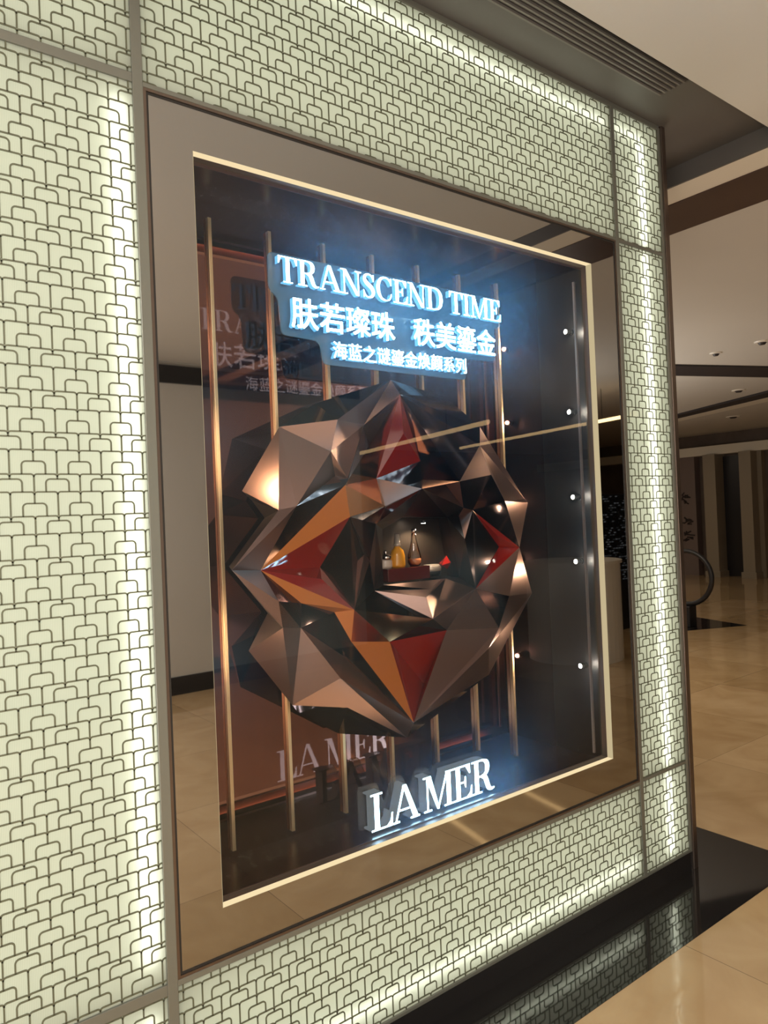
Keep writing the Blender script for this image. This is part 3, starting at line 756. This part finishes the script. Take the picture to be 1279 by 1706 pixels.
# ================================================================= CEILING FITTINGS
gz = ZS - .001
g0 = at(1142, 134, 2, gz); g1 = at(1102, 151, 2, gz)
gx1 = g0[0]; gy0, gy1 = g0[1] - .01, g1[1] + .02
t = thing('air_grille', 'long dark linear air grille set in the soffit above the lattice', 'air grille', (gx1, (gy0 + gy1)/2, gz))
box('tray', M['grille'], -.6, gx1, gy0, gy1, gz - .004, gz, parent=t)
ns = 6
for i in range(ns):
    y_ = gy0 + (gy1 - gy0) * (i + .5) / ns
    box('slat', M['grille_slat'], -.6, gx1 - .01, y_ - .0035, y_ + .0035, gz - .012, gz - .004, parent=t)
# unlit fittings on the corridor ceiling
def ceiling_disc(px, py, label, r=.05):
    p = at(px, py, 2, ZC)
    t = thing('ceiling_fitting', label, 'ceiling fitting', (p[0], p[1], ZC))
    MB().tube((p[0], p[1], ZC), (p[0], p[1], ZC - .012), r, 24, r*.9).build('bezel', M['counter'], t)
    MB().tube((p[0], p[1], ZC - .012), (p[0], p[1], ZC - .030), r*.55, 24, r*.35).build('core', M['beam_dark'], t)
ceiling_disc(1269, 569, 'smoke detector near the right edge on the beige corridor ceiling', .07)
ceiling_disc(1192, 588, 'flat round fitting on the corridor ceiling before the dark beam', .06)
ceiling_disc(1230, 650, 'small round fitting on the ceiling just past the dark beam', .09)
ceiling_disc(1221, 694, 'distant downlight on the far lowered corridor ceiling', .12)
# thin warm linear lamps hung over the hall, caught as golden lines in the mirror and glass
def line_lamp(pa, pb, z, label, r=.022):
    A = at(*pa, 2, z); B = at(*pb, 2, z)
    A = Vector((A[0], -A[1], z)); B = Vector((B[0], -B[1], z))
    t = thing('linear_pendant_lamp', label, 'lamp', tuple((A + B)/2))
    MB().tube(A, B, r, 10).build('tube', M['line_lamp'], t)
    for k_ in (.15, .85):
        q_ = A.lerp(B, k_); MB().tube(q_, Vector((q_.x, q_.y, ZC)), .004, 6).build('hanger', M['ring'], t)
line_lamp((1060, 690), (770, 746), 2.6, 'long thin warm linear lamp mirrored as the right golden line')
line_lamp((818, 702), (512, 777), 2.6, 'long thin warm linear lamp mirrored as the left golden line', .03)

# ================================================================= HALL OPPOSITE
q_ = at(1015, 1107, 2, 0); kx, ky = q_[0], -q_[1]
kt = at(1015, 935, 1, q_[1])[2]
t = thing('reception_counter', 'rounded cream counter in the hall, mirrored right of the window', 'counter', (kx, ky - .3, 0))
MB().lathe((kx + .1, ky - .45, 0), [(.45, 0), (.45, kt - .03)], 40).build('body', M['counter'], t, smooth=False)
MB().lathe((kx + .1, ky - .45, 0), [(.47, kt - .03), (.47, kt)], 40).build('top', M['counter'], t)
s0 = at(1012, 930, 1, q_[1] + 1.1); s1 = at(1034, 822, 1, q_[1] + 1.1)
sx0, sx1 = s0[0] - .2, s1[0] + .35; szt = s1[2]; sy = -(q_[1] + 1.1)
t = thing('digital_signboard', 'dark upright screen with pale lines of text behind the cream counter', 'screen', (sx0, sy, 0))
box('casing', M['ring'], sx0, sx1, sy - .08, sy - .02, 0, szt, parent=t)
box('screen', M['screen'], sx0 + .02, sx1 - .02, sy - .02, sy - .015, .6, szt - .02, parent=t)

# ================================================================= CORRIDOR END, RIGHT
def cz(px, py, x_=14.9): return at(px, py, 0, x_)
def column(px0, px1, label, mat, name='column', cat='column', xx=14.6):
    y0_ = cz(px0, 900, xx)[1]; y1_ = cz(px1, 900, xx)[1]
    lo, hi = min(y0_, y1_), max(y0_, y1_)
    t = thing(name, label, cat, (xx, (lo + hi)/2, 0))
    box('shaft', mat, xx, 15.0, lo, hi, .12, cz0, parent=t); box('base', mat, xx - .03, 15.0, lo - .03, hi + .03, 0, .12, parent=t)
    return t
column(1176, 1196, 'pale column left of the dark doorway at the corridor end', M['column'])
column(1236, 1256, 'pale column right of the dark doorway at the corridor end', M['column'])
yA, yB = cz(1196, 900)[1], cz(1236, 900)[1]
struct(box('door_1', M['doorway'], 14.93, 15.0, min(yA, yB), max(yA, yB), 0, cz0 - .05))
yA, yB = cz(1262, 900)[1], cz(1276, 900)[1]
t = thing('wall_panel', 'narrow brown upright panel at the far right of the corridor end', 'wall panel', (14.8, (yA+yB)/2, 0))
box('board', M['column'], 14.85, 15.0, min(yA, yB), max(yA, yB), 0, cz0, parent=t)
yA, yB = cz(1124, 900)[1], cz(1166, 900)[1]
t = thing('banner_wall', 'mauve wall panel with upright dark handwriting, behind the ring', 'banner', (14.8, (yA+yB)/2, 0))
box('board', principled('banner_board', (.20, .15, .135), .6), 14.8, 15.0, min(yA, yB), max(yA, yB), 0, cz0, parent=t)
for (px, py, hh) in ((1140, 831, 14), (1146, 869, 16), (1146, 893, 10)):
    ink = MB()
    for s_ in range(9):
        a_ = cz(px + random.uniform(-6, 6), py + random.uniform(-hh/2, hh/2), 14.79)
        b_ = (a_[0], a_[1] + random.uniform(-.14, .14), a_[2] + random.uniform(-.10, .10))
        ink.tube(a_, b_, .014, 6)
    ink.build('writing', M['ink'], t)
# dark ring on a stand by the wall end
rx = 8.5
c = at(1143, 962, 0, rx); top = at(1143, 914, 0, rx)[2]; rr = top - c[2]
t = thing('ring_stand', 'large dark hoop on a short post beyond the end of the shop front', 'ring', (rx, c[1], 0))
hoop = MB(); n = 48; k2 = 10; vs = []; fs = []
for i in range(n):
    a_ = 2*math.pi*i/n; d = Vector((0, math.cos(a_), math.sin(a_)))
    for j in range(k2):
        b_ = 2*math.pi*j/k2; q = Vector(c) + d*(rr - .03 + .03*math.cos(b_)) + Vector((.03*math.sin(b_), 0, 0)); vs.append(tuple(q))
for i in range(n):
    for j in range(k2):
        fs.append((i*k2+j, ((i+1) % n)*k2+j, ((i+1) % n)*k2+(j+1) % k2, i*k2+(j+1) % k2))
hoop.add(vs, fs); hoop.build('hoop', M['ring'], t, smooth=True)
MB().box(rx - .08, rx + .08, c[1] - .07, c[1] + .07, 0, c[2] - rr + .01).build('post', M['ring'], t, bevel=.01)
